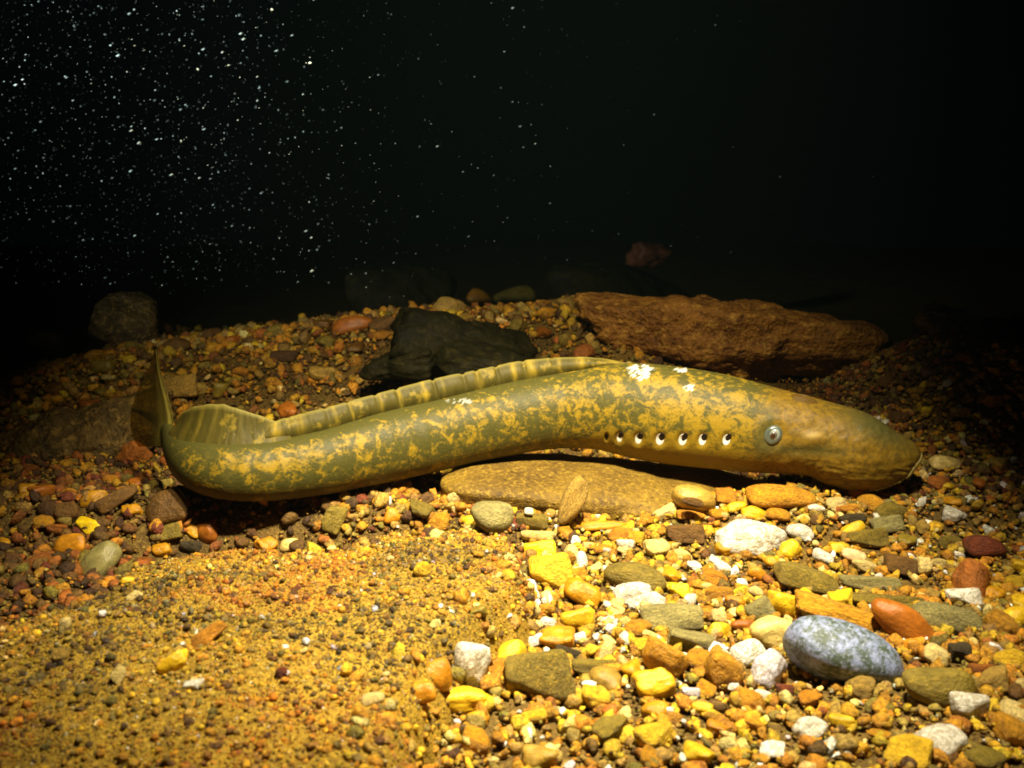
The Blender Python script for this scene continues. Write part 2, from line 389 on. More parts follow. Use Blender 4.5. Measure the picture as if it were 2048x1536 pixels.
rock('boulder', 925, 702, 1.20, (0.108, 0.07, 0.052), (0, 14, 4), 33, M_DARK,
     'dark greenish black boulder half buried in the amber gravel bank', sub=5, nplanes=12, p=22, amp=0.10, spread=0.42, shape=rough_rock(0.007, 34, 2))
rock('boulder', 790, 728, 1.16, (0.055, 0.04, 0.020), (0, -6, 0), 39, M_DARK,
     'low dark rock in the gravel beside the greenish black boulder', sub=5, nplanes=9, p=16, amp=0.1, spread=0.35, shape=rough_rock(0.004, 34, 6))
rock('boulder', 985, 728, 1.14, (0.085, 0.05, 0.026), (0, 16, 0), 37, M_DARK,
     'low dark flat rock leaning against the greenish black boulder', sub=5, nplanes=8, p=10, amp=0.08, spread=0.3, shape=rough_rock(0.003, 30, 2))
rock('boulder', 243, 645, 1.55, (0.060, 0.055, 0.056), (0, 10, 20), 43, M_BRN,
     'dim round brown boulder standing in the dark behind the tail', sub=5, nplanes=10, p=6, amp=0.06, spread=0.2, shape=rough_rock(0.003, 40, 4))
rock('boulder', 75, 690, 1.6, (0.062, 0.05, 0.034), (0, 0, 0), 47, M_BRN,
     'dim low brown boulder beside the round boulder in the dark', sub=5, nplanes=10, p=6, amp=0.06, spread=0.2)
rock('slab_rock', 140, 900, 1.10, (0.150, 0.06, 0.050), (24, -28, 14), 53, M_BRN,
     'dark brown sloping slab rock behind the tail fin', sub=5, nplanes=6, p=12, amp=0.06, spread=0.2, shape=rough_rock(0.009, 34, 12))
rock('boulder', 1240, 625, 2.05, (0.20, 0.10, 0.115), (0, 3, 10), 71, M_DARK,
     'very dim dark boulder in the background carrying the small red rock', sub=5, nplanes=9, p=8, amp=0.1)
rock('boulder', 1300, 508, 2.0, (0.046, 0.04, 0.034), (0, 10, 30), 59, mat_rock('dim_red_rock', (0.05, 0.014, 0.004), (0.09, 0.026, 0.007), (0.12, 0.045, 0.012)),
     'small dim red rock lying on the very dim dark boulder', sub=4, nplanes=8, p=8, amp=0.15)
rock('boulder', 1885, 642, 1.12, (0.042, 0.038, 0.026), (0, 0, 20), 61, M_BRN,
     'dim knobbly brown rock on top of the reddish gravel heap', sub=5, nplanes=9, p=8, amp=0.14, shape=rough_rock(0.005, 40, 3))
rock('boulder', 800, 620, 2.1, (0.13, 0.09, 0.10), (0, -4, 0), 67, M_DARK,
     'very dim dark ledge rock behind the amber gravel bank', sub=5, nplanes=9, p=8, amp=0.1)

# ------------------------------------------------------------------ stones and pebbles one can pick apart
LIB = {}
def lib(kind, i):
    key = (kind, i)
    if key not in LIB:
        kw = {'round': dict(nplanes=14, p=5, amp=0.04, spread=0.22, scale=1.3), 'lump': dict(nplanes=10, p=7, amp=0.11, spread=0.28, scale=1.9),
              'block': dict(nplanes=7, p=13, amp=0.05, spread=0.34, scale=2.2), 'shard': dict(nplanes=5, p=16, amp=0.06, spread=0.5, scale=2.5),
              'oval': dict(nplanes=30, p=4, amp=0.015, spread=0.1, scale=1.1)}[kind]
        LIB[key] = stone_mesh('pebble_' + kind, 100 + 37 * i + len(kind) * 7, 4, **kw)
    return LIB[key]
MATS = {'p': M_PEB, 'g': M_GRAN, 's': M_SMOOTH, 'q': M_QUARTZ, 'b': M_BLUE}
MESHMAT = {}
def pebble(pos, half, rot3, kind, var, color, mat, label, name='pebble', cat='pebble', group=None):
    key = (kind, var, mat)
    if key not in MESHMAT:
        me = lib(kind, var).copy(); me.materials.clear(); me.materials.append(MATS[mat]); MESHMAT[key] = me
    o = bpy.data.objects.new(name, MESHMAT[key]); COL.objects.link(o)
    o.matrix_world = Matrix.Translation(pos) @ rot3.to_4x4() @ Matrix.Diagonal((*half, 1))
    o.color = (*color, 1); o['label'] = label; o['category'] = cat
    if group: o['group'] = group
    return o
CAMR = Matrix(((1, 0, 0), (0, CP, SP), (0, -SP, CP)))     # columns right, forward, up
prr = random.Random(5)
# px, py, half width, half height, turn (deg, counter-clockwise), shape, material, colour, label
HERO = [
 (1694,1316,126,61,-14,'oval','b','lavender','large smooth oval blue grey mottled stone'),
 (1809,1246,62,36,-32,'round','s','rust','flat rust orange stone tucked behind the blue grey oval stone'),
 (1689,1234,106,24,-17,'block','g','gold','long gold brown speckled slab stone behind the blue grey oval stone'),
 (1689,1202,27,22,10,'shard','p','bright','bright yellow pointed pebble on the end of the speckled slab stone'),
 (1616,1156,70,29,-16,'block','g','olive','olive grey tilted granite slab in front of the white veined stone'),
 (1741,1164,64,14,-5,'block','g','grey','thin grey slab stone beside the olive grey tilted granite slab'),
 (1778,1206,70,16,-2,'block','g','olive','flat olive slab stone lying under the thin grey slab stone'),
 (1897,1240,64,30,-10,'round','g','grey','pale green and black mottled stone beside the rust orange stone'),
 (1944,1156,38,42,0,'lump','p','rust','pitted red brown lumpy stone in the dim gravel'),
 (1969,1093,42,27,-10,'round','p','red','dim dark red stone behind the pitted red brown stone'),
 (1848,1135,17,20,-15,'lump','q','cream','cream white pebble between brown stones in dim gravel'),
 (1878,1127,17,11,0,'lump','p','cream','small pale yellow pebble touching the cream white pebble'),
 (1800,1134,31,22,-10,'block','p','brown','dark brown blocky pebble beside the cream white pebble'),
 (1503,1071,70,34,-3,'lump','q','white','white grey veined shell shaped stone on the golden gravel'),
 (1559,992,71,29,-6,'round','g','gold','golden rough speckled oval stone directly under the lamprey head'),
 (1708,1057,23,14,20,'round','s','yellow','yellow oval pebble on a dark grey pebble'),
 (1737,1078,37,19,12,'block','g','olive','olive grey flat pebble in front of the yellow oval pebble'),
 (1775,1052,31,19,15,'block','p','grey','green grey angular pebble behind the olive grey flat pebble'),
 (1784,1021,33,18,-5,'lump','g','olive','olive lumpy stone under the lamprey mouth'),
 (1698,1020,18,12,0,'lump','p','orange','small orange pebble near the lamprey mouth'),
 (1708,1037,26,12,0,'round','p','dark','dark grey pebble carrying the yellow oval pebble'),
 (1550,1265,46,34,6,'lump','s','cream','creamy yellow rounded pebble touching the blue grey oval stone'),
 (1498,1307,32,26,32,'round','q','white','rounded white pebble next to the creamy yellow pebble'),
 (1541,1334,34,38,-20,'lump','q','lavender','lavender white quartz pebble next to the blue grey oval stone'),
 (1569,1212,32,30,-15,'lump','s','yellow','golden yellow pebble at the end of the speckled slab stone'),
 (1519,1220,28,25,25,'block','p','grey','grey olive angular pebble beside the golden yellow pebble'),
 (1447,1343,40,37,-40,'lump','p','gold','golden olive lumpy pebble in front of the rounded white pebble'),
 (1466,1373,12,10,5,'block','q','white','tiny white cube shaped pebble on the golden olive pebble'),
 (1525,1393,26,15,-10,'lump','q','white','white pebble under the lavender white quartz pebble'),
 (1572,1382,17,16,0,'lump','p','red','small orange red pebble under the blue grey oval stone'),
 (1884,1374,68,44,-6,'round','p','olive','large olive gold rounded stone beside the blue grey oval stone'),
 (1825,1290,15,15,0,'round','s','orange','small orange pebble against the end of the blue grey oval stone'),
 (1875,1312,26,19,-40,'lump','q','cream','cream pebble between the olive gold stone and the orange pebble'),
 (1922,1306,24,20,0,'block','p','dark','dark grey blocky pebble beside the cream pebble in dim gravel'),
 (1967,1342,24,17,0,'lump','p','rust','dim rust brown pebble next to the large olive gold stone'),
 (1648,1117,24,13,-32,'lump','q','white','white pebble resting on the olive grey tilted granite slab'),
 (1731,1132,26,12,-12,'lump','q','cream','cream white flat pebble behind the thin grey slab stone'),
 (1709,1113,23,14,-15,'round','s','pink','pinkish pebble between the two white pebbles near the granite slab'),
 (1584,1098,23,20,-30,'lump','s','yellow','yellow pebble in front of the edge of the white veined stone'),
 (1514,1149,19,13,-22,'oval','s','orange','small orange oval pebble next to the olive grey granite slab'),
 (1545,1126,18,12,-5,'oval','s','gold','small gold oval pebble behind the orange oval pebble'),
 (1511,1182,12,11,0,'round','q','cream','tiny cream pebble in front of the orange oval pebble'),
 (1438,1233,14,15,0,'round','q','cream','small cream pebble sitting on an orange yellow pebble'),
 (1438,1260,24,18,10,'lump','s','yellow','orange yellow pebble with a small cream pebble on it'),
 (1486,1252,26,12,4,'oval','s','rust','flat rust red pebble next to the creamy yellow pebble'),
 (1472,1204,23,11,-10,'oval','s','orange','flat orange pebble behind the flat rust red pebble'),
 (1437,1132,23,15,-34,'shard','q','white','white wedge shaped pebble on orange gravel'),
 (1431,1155,24,15,-25,'lump','p','orange','orange pebble under the white wedge shaped pebble'),
 (1512,1026,29,13,-15,'lump','s','yellow','bright yellow pebble behind the white veined stone'),
 (1472,1013,20,12,10,'round','s','yellow','yellow gold pebble touching the golden speckled oval stone'),
 (1437,1030,18,12,0,'lump','p','gold','gold pebble beside the yellow gold pebble'),
 (1148,995,50,24,70,'lump','g','tan','upright leaning golden granite shard against the long flat rock'),
 (1058,1023,9,8,0,'round','q','white','tiny round white pebble beside the leaning granite shard'),
 (1064,1046,37,20,-5,'block','g','olive','olive blocky stone in front of the tiny round white pebble'),
 (1078,1073,34,14,0,'lump','p','cream','pale yellow green pebble lying on the bright yellow pebble'),
 (1080,1096,34,16,3,'block','s','bright','very bright yellow pebble at the corner of the slab rock'),
 (1104,1146,41,38,15,'block','p','yellow','large golden yellow cube shaped stone at the edge of the slab rock'),
 (1165,1188,37,25,-25,'round','s','gold','rounded amber stone in front of the golden cube shaped stone'),
 (1164,1119,12,17,12,'oval','q','white','upright white oval pebble beside the golden cube shaped stone'),
 (1252,1089,18,12,0,'lump','q','white','small white pebble alone on orange gravel'),
 (1389,999,46,24,-8,'oval','s','tan','smooth tan oval stone at the end of the long flat rock'),
 (1385,1004,20,9,-10,'oval','p','brown','small brown oval pebble lying on the smooth tan oval stone'),
 (1452,994,19,19,0,'shard','p','orange','orange triangular pebble between two large golden stones'),
 (1338,1024,27,15,28,'shard','q','cream','cream white wedge pebble in front of the long flat rock'),
 (1380,1027,29,12,0,'block','p','orange','flat orange block pebble in front of the smooth tan oval stone'),
 (1371,1066,40,20,-5,'block','p','brown','brown angular stone next to the white veined stone'),
 (1269,1152,52,31,-5,'round','p','olive','large olive domed stone behind the white quartz lump'),
 (1265,1189,38,25,12,'lump','q','white','white quartz lump in front of the olive domed stone'),
 (1233,1221,17,13,-30,'block','q','cream','cream pebble under the white quartz lump'),
 (1313,1204,20,23,-25,'block','q','white','white blocky pebble beside the white quartz lump'),
 (1217,1242,14,11,15,'round','q','white','small white pebble in front of the cream pebble'),
 (1359,1181,18,15,0,'block','s','bright','small bright yellow cube pebble behind the grey granite'),
 (1344,1238,64,27,5,'block','g','grey','grey olive granite stone in front of the white blocky pebble'),
 (1383,1285,52,22,-12,'block','g','grey','second grey olive granite stone leaning on the first'),
 (1330,1322,44,39,-30,'lump','p','gold','large gold lumpy stone in front of the grey olive granite'),
 (1314,1371,48,31,8,'lump','s','yellow','large yellow lumpy stone in front of the gold lumpy stone'),
 (1081,1354,64,50,15,'block','g','olive','large dark olive angular rock in the foreground gravel'),
 (1024,1352,13,20,-12,'oval','q','white','white oval pebble leaning on the dark olive angular rock'),
 (1014,1310,44,23,32,'oval','s','yellow','glossy yellow oval stone beside the big white quartz chunk'),
 (1070,1279,20,14,12,'block','q','white','white cube pebble behind the glossy yellow oval stone'),
 (1095,1201,12,12,20,'block','q','white','white angular pebble next to the rounded amber stone'),
 (1066,1219,18,14,-30,'lump','q','cream','cream pebble at the worn corner of the slab rock'),
 (1097,1246,16,11,-15,'lump','q','white','white flat pebble in front of the cream pebble by the slab rock'),
 (1161,1279,13,13,20,'round','q','white','small white pebble in front of the yellow stone cluster'),
 (1159,1240,34,26,15,'lump','s','yellow','yellow knobbly stone in front of the rounded amber stone'),
 (1190,1332,48,15,-4,'block','g','olive','flat dark olive slab pebble beside the dark olive angular rock'),
 (1136,1307,26,12,-15,'block','p','dark','dark grey pebble on top of the dark olive angular rock'),
 (1214,1304,13,23,-15,'lump','q','cream','upright cream yellow pebble behind the flat dark olive slab pebble'),
 (1314,1277,12,9,-20,'lump','q','white','tiny white pebble on the second grey olive granite'),
 (1383,1388,18,15,0,'lump','q','lavender','pinkish white pebble beside the large yellow lumpy stone'),
 (1317,1097,30,18,0,'lump','p','cream','pale yellow knobbly pebble next to the brown angular stone'),
 (1359,1111,20,15,0,'round','p','cream','pale cream rounded pebble under the brown angular stone'),
 (1208,1051,42,10,0,'oval','s','gold','flat gold pebble at the foot of the long flat rock'),
 (1244,1067,28,13,0,'lump','p','orange','orange pebble lying on the flat gold pebble'),
 (942,1332,36,56,-12,'lump','q','white','big rough white quartz chunk at the edge of the slab rock'),
 (877,1346,26,33,10,'round','s','orange','rounded orange stone next to the big white quartz chunk'),
 (930,1398,54,24,4,'lump','s','yellow','yellow stone under the big white quartz chunk'),
 (840,1388,34,23,15,'round','s','orange','amber orange stone in front of the rounded orange stone'),
 (894,1380,11,16,0,'lump','q','cream','small cream pebble between the orange stone and the white quartz chunk'),
 (743,1398,23,15,5,'round','q','cream','cream pebble half sunk in the sand of the slab rock'),
 (988,1030,39,33,-10,'round','p','grey','grey green rounded stone leaning against the long flat rock'),
 (941,1041,15,12,0,'round','s','yellow','small yellow pebble next to the grey green rounded stone'),
 (878,1044,24,18,30,'lump','p','gold','orange gold pebble at the tip of the long flat rock'),
 (958,1226,20,13,20,'block','s','olive','olive green pebble on the right end of the slab rock'),
 (785,1031,16,21,-15,'round','s','orange','upright orange pebble in the reddish gravel under the lamprey'),
 (670,1036,22,30,-25,'block','p','olive','dark olive stone leaning in the shadow below the lamprey'),
 (847,1137,17,16,40,'lump','p','yellow','gold pebble with a pale rim on the slab rock'),
 (337,1018,44,39,20,'round','p','brown','big round brown stone under the bend of the tail'),
 (186,994,27,15,18,'lump','s','gold','gold pebble in dark gravel behind a brown stone'),
 (234,996,40,22,28,'block','p','brown','brown angular stone between two gold pebbles'),
 (266,1022,24,13,3,'lump','s','gold','gold flat pebble in front of the brown angular stone'),
 (178,1055,26,18,-12,'block','s','bright','lemon yellow block pebble among dark brown stones'),
 (142,1090,33,23,8,'round','s','orange','orange gold rounded stone in front of the lemon yellow pebble'),
 (196,1122,52,28,43,'oval','s','grey','olive oval stone leaning on the edge of the slab rock'),
 (118,1060,20,14,0,'lump','p','rust','rust pebble next to the lemon yellow pebble'),
 (138,1026,29,21,0,'lump','p','brown','brown lumpy pebble behind the rust pebble'),
 (98,1018,21,19,0,'round','p','umber','very dark red brown pebble beside the brown lumpy pebble'),
 (342,1066,26,19,15,'block','p','olive','olive brown pebble in front of the big round brown stone'),
 (416,1066,19,26,20,'round','s','rust','upright rust orange pebble at the edge of the dark gap'),
 (384,1094,20,15,0,'lump','p','dark','dark olive pebble in front of the upright rust orange pebble'),
 (326,1101,22,14,5,'lump','s','gold','gold pebble behind the edge of the slab rock'),
 (383,1062,17,12,-10,'block','s','gold','small gold block pebble next to the upright rust orange pebble'),
 (581,1089,19,13,5,'oval','s','cream','pale green cream oval pebble on the far edge of the slab rock'),
 (410,1273,42,16,40,'lump','p','orange','long orange gold pebble stuck in the sand of the slab rock'),
 (351,1326,30,21,40,'lump','s','yellow','yellow lump on the slab rock in front of the long orange gold pebble'),
 (270,1193,19,10,30,'lump','q','cream','cream pebble high on the slab rock'),
 (131,1252,11,19,-25,'lump','q','cream','narrow cream pebble at the dim end of the slab rock'),
 (237,1352,15,19,-30,'shard','p','cream','pale triangular shard on the slab rock'),
 (388,1372,22,12,10,'shard','q','white','white green shard on the slab rock in front of the yellow lump'),
 (254,1160,12,8,0,'round','s','yellow','tiny yellow pebble on the slab rock near the olive oval stone'),
 (122,1312,18,15,0,'lump','p','tan','tan lump at the dim end of the slab rock'),
 (566,1345,12,12,0,'lump','p','red','small red pebble in the sand of the slab rock'),
 (708,650,38,18,5,'oval','s','rust','red brown oval stone on the crest of the amber gravel bank'),
 (898,612,31,19,0,'lump','p','tan','tan stone on the crest behind the dark boulder'),
 (960,596,27,21,-25,'round','s','orange','round orange stone on the crest behind the dark boulder'),
 (1032,597,40,27,10,'round','p','olive','round olive brown stone on the crest beside the orange stone'),
 (815,690,27,17,25,'shard','p','olive','olive wedge stone leaning on the dark boulder'),
 (362,778,40,28,8,'block','g','tan','tan blocky rough stone behind the second dorsal fin'),
 (568,715,26,15,0,'round','p','umber','dark brown stone in the middle of the amber gravel bank'),
 (1890,926,32,19,-6,'round','s','cream','pale smooth stone in front of the lamprey snout'),
 (770,650,34,16,20,'lump','p','brown','brown lumpy stone beside the red brown oval stone'),
 (846,640,26,20,35,'lump','p','brown','brown stone on the slope next to the dark boulder'),
]
NEAR = {k: d for k, h in enumerate(HERO) for key, d in (('upright leaning golden granite', 0.842), ('grey green rounded stone leaning', 0.835), ('tiny round white pebble beside', 0.835),
        ('smooth tan oval stone at', 0.850), ('small brown oval pebble lying on', 0.832), ('orange triangular pebble', 0.862)) if h[8].startswith(key)}
for i, (px, py, a, b, rot, kind, mat, colr, lab) in enumerate(HERO):
    d = hit(px, py + 0.75 * b) if i not in NEAR else NEAR[i]
    s = d / F
    dep = (min(a, b) * 1.05 if kind != 'oval' else b * 1.2) * s
    if a > 2.2 * b: dep = min(a * 0.6, b * 1.7) * s
    pos = at(px, py, d + dep * 0.25)
    R = CAMR @ Matrix.Rotation(math.radians(-rot), 3, 'Y')
    c = np.array(PAL[colr]) * (0.9 + 0.2 * prr.random())
    big = max(a, b) > 36
    pebble(pos, (a * s * 1.2, dep * 1.12, b * s * 1.2), R, kind, i % 5, c, mat, lab, 'stone' if big else 'pebble', 'stone' if big else 'pebble')

# medium pebbles, told apart by colour and by the stone they lie beside
import re
def core(t):
    t = re.split(r' (?:in|on|at|beside|below|above|tucked|touching|carrying|between|against|under|behind|next|left|right|lying|resting|standing|directly|to|in front|with|near|leaning|stuck|sitting|among|high|half|of|alone|from|past) ', t)[0]
    return ' '.join(t.split()[-6:])
cores = [core(h[8]) for h in HERO]
LM = [(h, c) for h, c in zip(HERO, cores) if cores.count(c) == 1]
def landmark(x, y):
    v = np.array([x, y, float(H(x, y))]) - CC; dd = v @ FW
    px = 1024 + F * (v @ RT) / dd; py = 768 - F * (v @ UP) / dd
    return min(LM, key=lambda q: (q[0][0] - px) ** 2 + (1.6 * (q[0][1] - py)) ** 2 - 6 * q[0][2])[1]
USED = {}
def own_label(t, g):
    k = USED.setdefault(t, [])
    if k and g not in k: t = t.replace(' pebble close', ' gravel pebble close')
    k.append(g); return t
def spread_pebbles(n, box, size, cols, where, group, mind=0.012):
    pts = []
    tries = 0
    while len(pts) < n and tries < 20000:
        tries += 1
        x = prr.uniform(box[0], box[1]); y = prr.uniform(box[2], box[3])
        if slab_sd(np.array([x]), np.array([y]))[0] > -0.004: continue
        r = CC * 0
        v = np.array([x, y, float(H(x, y))]) - CC; dd = v @ FW
        px = 1024 + F * (v @ RT) / dd; py = 768 - F * (v @ UP) / dd
        if not (0 < px < 2048 and 560 < py < 1536): continue
        if any((px - h[0]) ** 2 / (h[2] + 8) ** 2 + (py - h[1]) ** 2 / (h[3] + 8) ** 2 < 1.0 for h in HERO): continue
        if any((x - q[0]) ** 2 + (y - q[1]) ** 2 < mind ** 2 for q in pts): continue
        pts.append((x, y))
    for x, y in pts:
        near = landmark(x, y); word = prr.choice(cols); s = prr.uniform(*size)
        R = Matrix.Rotation(prr.uniform(0, 6.28), 3, 'Z') @ Matrix.Rotation(prr.uniform(-0.4, 0.4), 3, 'X')
        knd = prr.choice(['round', 'lump', 'block', 'lump'])
        mat = 'q' if word in ('white', 'cream') else prr.choice('pps')
        c = np.array(PAL[word]) * prr.uniform(0.75, 1.15)
        pebble(Vector((x, y, float(H(x, y)) + s * 0.25)), (s, s * prr.uniform(0.65, 0.95), s * prr.uniform(0.5, 0.8)), R, knd,
               prr.randrange(5), c, mat, own_label('%s %s %s pebble close to the %s' % (('small' if s < sum(size) / 2 else 'medium'), {'round': 'rounded', 'lump': 'knobbly', 'block': 'blocky'}[knd], {'dark': 'dark grey', 'tan': 'sandy tan'}.get(word, word), near), group % word), group=group % word)
spread_pebbles(85, (-0.10, 0.40, 0.36, 0.86), (0.0065, 0.014), ['gold', 'orange', 'yellow', 'tan', 'gold', 'yellow', 'white', 'cream', 'olive', 'gold'],
               'in the loose golden gravel before the long flat rock', '%s pebbles in the golden gravel', 0.02)
spread_pebbles(28, (-0.60, -0.05, 0.74, 1.0), (0.008, 0.014), ['rust', 'brown', 'orange', 'umber', 'gold', 'red'],
               'in the dark reddish gravel beneath the tail', '%s pebbles in the reddish gravel', 0.025)
spread_pebbles(48, (-0.60, 0.15, 1.03, 1.45), (0.012, 0.021), ['tan', 'brown', 'gold', 'orange', 'rust', 'olive'],
               'on the amber gravel bank behind the lamprey', '%s pebbles on the amber bank', 0.04)
spread_pebbles(24, (0.28, 0.62, 0.82, 1.04), (0.007, 0.013), ['brown', 'rust', 'umber', 'tan', 'gold'],
               'in the dim gravel heap past the snout', '%s pebbles in the dim heap', 0.03)

# ------------------------------------------------------------------ the lamprey
CTRL = [ # px, py, radius px, depth m (tail end to snout)
 (262,818,2,1.030),(285,826,6,1.005),(308,838,11,0.975),(326,853,17,0.945),(338,872,25,0.918),(348,893,34,0.896),(372,917,45,0.875),
 (405,932,53,0.861),(450,941,57.5,0.855),(500,943,59.5,0.857),(560,939,61,0.864),(640,926,64,0.875),(700,912,67,0.888),(760,897,70,0.900),
 (820,883,71,0.912),(880,870,70.5,0.922),(940,855,70.5,0.930),(1000,842,72,0.936),(1060,830,73,0.941),(1120,822,75,0.944),(1180,817.5,81,0.942),
 (1220,816.5,88,0.940),(1280,822,95.5,0.935),(1340,830,98,0.929),(1400,838,97,0.923),(1450,845.5,94.5,0.917),(1500,854.5,90.5,0.911),
 (1560,864,84,0.904),(1600,870,80,0.899),(1642,879,77.2,0.895),(1682,893.5,80.5,0.891),(1722,905.5,78,0.887),(1761,912.5,66.5,0.884),(1790,913.5,53.5,0.882),
 (1812,911,41,0.881),(1827,909,28,0.880),(1836,907.5,15,0.880),(1840,907,6,0.880),(1841,907,0.5,0.880)]
CT = np.array(CTRL, float)
def catmull(P, t):
    n = len(P); i = np.clip(np.floor(t).astype(int), 0, n - 2); f = (t - i)[:, None]
    p0 = P[np.maximum(i - 1, 0)]; p1 = P[i]; p2 = P[i + 1]; p3 = P[np.minimum(i + 2, n - 1)]
    return 0.5 * (2 * p1 + (p2 - p0) * f + (2 * p0 - 5 * p1 + 4 * p2 - p3) * f ** 2 + (3 * p1 - p0 - 3 * p2 + p3) * f ** 3)
tt = np.linspace(0, len(CT) - 1, 6000); dense = catmull(CT, tt)
L = np.concatenate([[0], np.cumsum(np.linalg.norm(np.diff(dense[:, :2], axis=0), axis=1) + np.abs(np.diff(dense[:, 2])) * 0.8)])
NR, NA = 680, 176
tq = np.interp(np.linspace(0, L[-1], NR), L, tt)
Q = catmull(CT, tq); Q[:, 2] = np.maximum(Q[:, 2], 0.4)
CEN = np.array([at(a, b, d) for a, b, r, d in Q]); RAD = Q[:, 2] * Q[:, 3] / F
CENs = CEN.copy()
for _ in range(30): CENs[1:-1] = (CENs[:-2] + 2 * CENs[1:-1] + CENs[2:]) / 4
TAN = np.gradient(CENs, axis=0); TAN /= np.linalg.norm(TAN, axis=1)[:, None]
UPV = UP - (TAN @ UP)[:, None] * TAN; UPV /= np.linalg.norm(UPV, axis=1)[:, None]
SID = np.cross(TAN, UPV)                         # points to the viewer's side
SID *= np.sign((SID @ -FW).mean())
WID = 0.86 + 0.08 * sst(1500, 1700, Q[:, 0]) - 0.40 * sst(400, 300, Q[:, 0])
ARC = np.concatenate([[0], np.cumsum(np.linalg.norm(np.diff(CEN, axis=0), axis=1))])
GILLS = [(1217,872,5.5,7.5),(1248,873,9,11.5),(1288,875,10.5,12.5),(1331,876,11,13.5),(1374,876,11.5,13.5),(1415,876,11,13),(1462,876,10.5,12.5)]
EYE = (1548, 867)
def surf(i, phi):
    """i ring index (float ok), phi angle: 0 faces the viewer, 90 deg is the back"""
    i = np.asarray(i, float); phi = np.asarray(phi, float)
    k = np.arange(NR)
    c = np.stack([np.interp(i, k, CEN[:, a]) for a in range(3)], -1); u = np.stack([np.interp(i, k, UPV[:, a]) for a in range(3)], -1)
    s = np.stack([np.interp(i, k, SID[:, a]) for a in range(3)], -1); r = np.interp(i, k, RAD); w = np.interp(i, k, WID)
    X = np.interp(i, k, Q[:, 0]); Yp = np.interp(i, k, Q[:, 1]) - np.interp(i, k, Q[:, 2]) * np.sin(phi)
    # relief: gill pits, eye socket, mouth folds, slight muscle ripple
    dr = np.zeros_like(r)
    for gx_, gy_, ga, gb in GILLS:
        e = ((X - gx_) / ga) ** 2 + ((Yp - gy_) / gb) ** 2
        dr += -0.0036 * np.exp(-e * 1.1) + 0.0003 * np.exp(-((np.sqrt(e) - 1.5) / 0.35) ** 2)
    e = ((X - EYE[0]) ** 2 + (Yp - EYE[1]) ** 2) / 26.0 ** 2
    dr += -0.0030 * np.exp(-e * 1.6) + 0.0007 * np.exp(-((np.sqrt(e) - 1.25) / 0.35) ** 2)
    # fold between the upper hood and the mouth, then folds of the oral disc
    hm = sst(1620, 1680, X) * (1 - sst(1800, 1838, X))
    fold = 872 + (X - 1640) * 0.11 + 18 * np.sin((X - 1640) / 200 * math.pi)
    dr += -0.0005 * hm * np.exp(-((Yp - fold) / 9) ** 2)
    wr = sst(1600, 1660, X) * sst(-0.05, -0.5, np.sin(phi) + 0.1)
    dr += 0.0007 * wr * fbm(np.stack([X / 30, (Yp - 0.12 * X) / 5, X * 0 + 3], -1), 3) + 0.0004 * sst(1480, 1560, X) * fbm(np.stack([X / 12, Yp / 12, X * 0 + 6], -1), 3)
    for k2, off in enumerate((30, 47, 63)):
        dr += -0.0004 * hm * np.exp(-((Yp - (fold + off - (X - 1700) * 0.10)) / 4.5) ** 2) * sst(1635 + 12 * k2, 1670 + 12 * k2, X)
    dr += 0.0022 * np.exp(-((X - 1622) / 22) ** 2 - ((Yp - 870) / 12) ** 2)
    dr += -0.0012 * np.exp(-((X - 1640) / 70) ** 2 - ((Yp - (897 + (X - 1560) * 0.05)) / 9) ** 2)
    dr += 0.0005 * np.sin(X / 5.5) * sst(1180, 1100, X) * (1 - np.abs(np.sin(phi))) * sst(380, 480, X)
    dr *= (np.cos(phi) ** 2 > 0.02) * np.ones_like(r)
    dr = np.where(np.cos(phi) < 0, dr, dr)
    rr = r + np.minimum(1, r / 0.012) * dr
    return c + (rr * w * np.cos(phi))[..., None] * s + (rr * np.sin(phi))[..., None] * u, X, Yp
II, PH = np.meshgrid(np.arange(NR), np.linspace(0, 2 * math.pi, NA, endpoint=False), indexing='ij')
Pb, Xp, Ypx = surf(II.ravel(), PH.ravel())
body = new_mesh('body', Pb, grid_faces(NR, NA, True))
ph = PH.ravel(); ii = II.ravel()
sk = np.stack([ARC[ii], np.abs((ph + math.pi) % (2 * math.pi) - math.pi) * RAD[ii] * 1.0, np.sign(np.cos(ph)) * 0.3], -1)
# skin coordinate: metres along, metres up the flank, side
elev = np.arcsin(np.clip(np.sin(ph), -1, 1)); sk[:, 1] = elev * np.maximum(RAD[ii], 0.012)
vattr(body, 'skin', sk)
v = np.sin(ph)
bias = -0.050 - 0.085 * sst(0.62, 0.92, v) + 0.012 * sst(0.1, 0.5, v)
bias += 0.065 * np.exp(-((Xp - 1380) / 120) ** 4) * sst(785, 840, Ypx) + 0.09 * sst(1130, 1230, Xp) * sst(-0.30, -0.62, v) + 0.035 * sst(1050, 1150, Xp)
bias += 0.05 * sst(1100, 1200, Xp) * sst(0.5, 0.85, v)
bias += 0.09 * np.exp(-((Xp - 560) / 90) ** 2) * np.exp(-((v - 0.2) / 0.4) ** 2) - 0.07 * sst(430, 350, Xp)
bias += 0.02 * np.exp(-((Xp - 900) / 260) ** 2)
head = sst(1485, 1560, Xp + 10 * fbm(np.stack([Xp / 25, Ypx / 25, Xp * 0], -1), 3))
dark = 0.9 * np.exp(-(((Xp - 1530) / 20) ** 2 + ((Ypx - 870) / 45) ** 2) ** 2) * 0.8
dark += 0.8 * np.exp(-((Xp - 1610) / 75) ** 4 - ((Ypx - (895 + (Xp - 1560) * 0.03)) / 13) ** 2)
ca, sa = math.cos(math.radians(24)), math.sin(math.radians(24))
ux = (Xp - 1742) * ca + (Ypx - 850) * sa; uy = -(Xp - 1742) * sa + (Ypx - 850) * ca
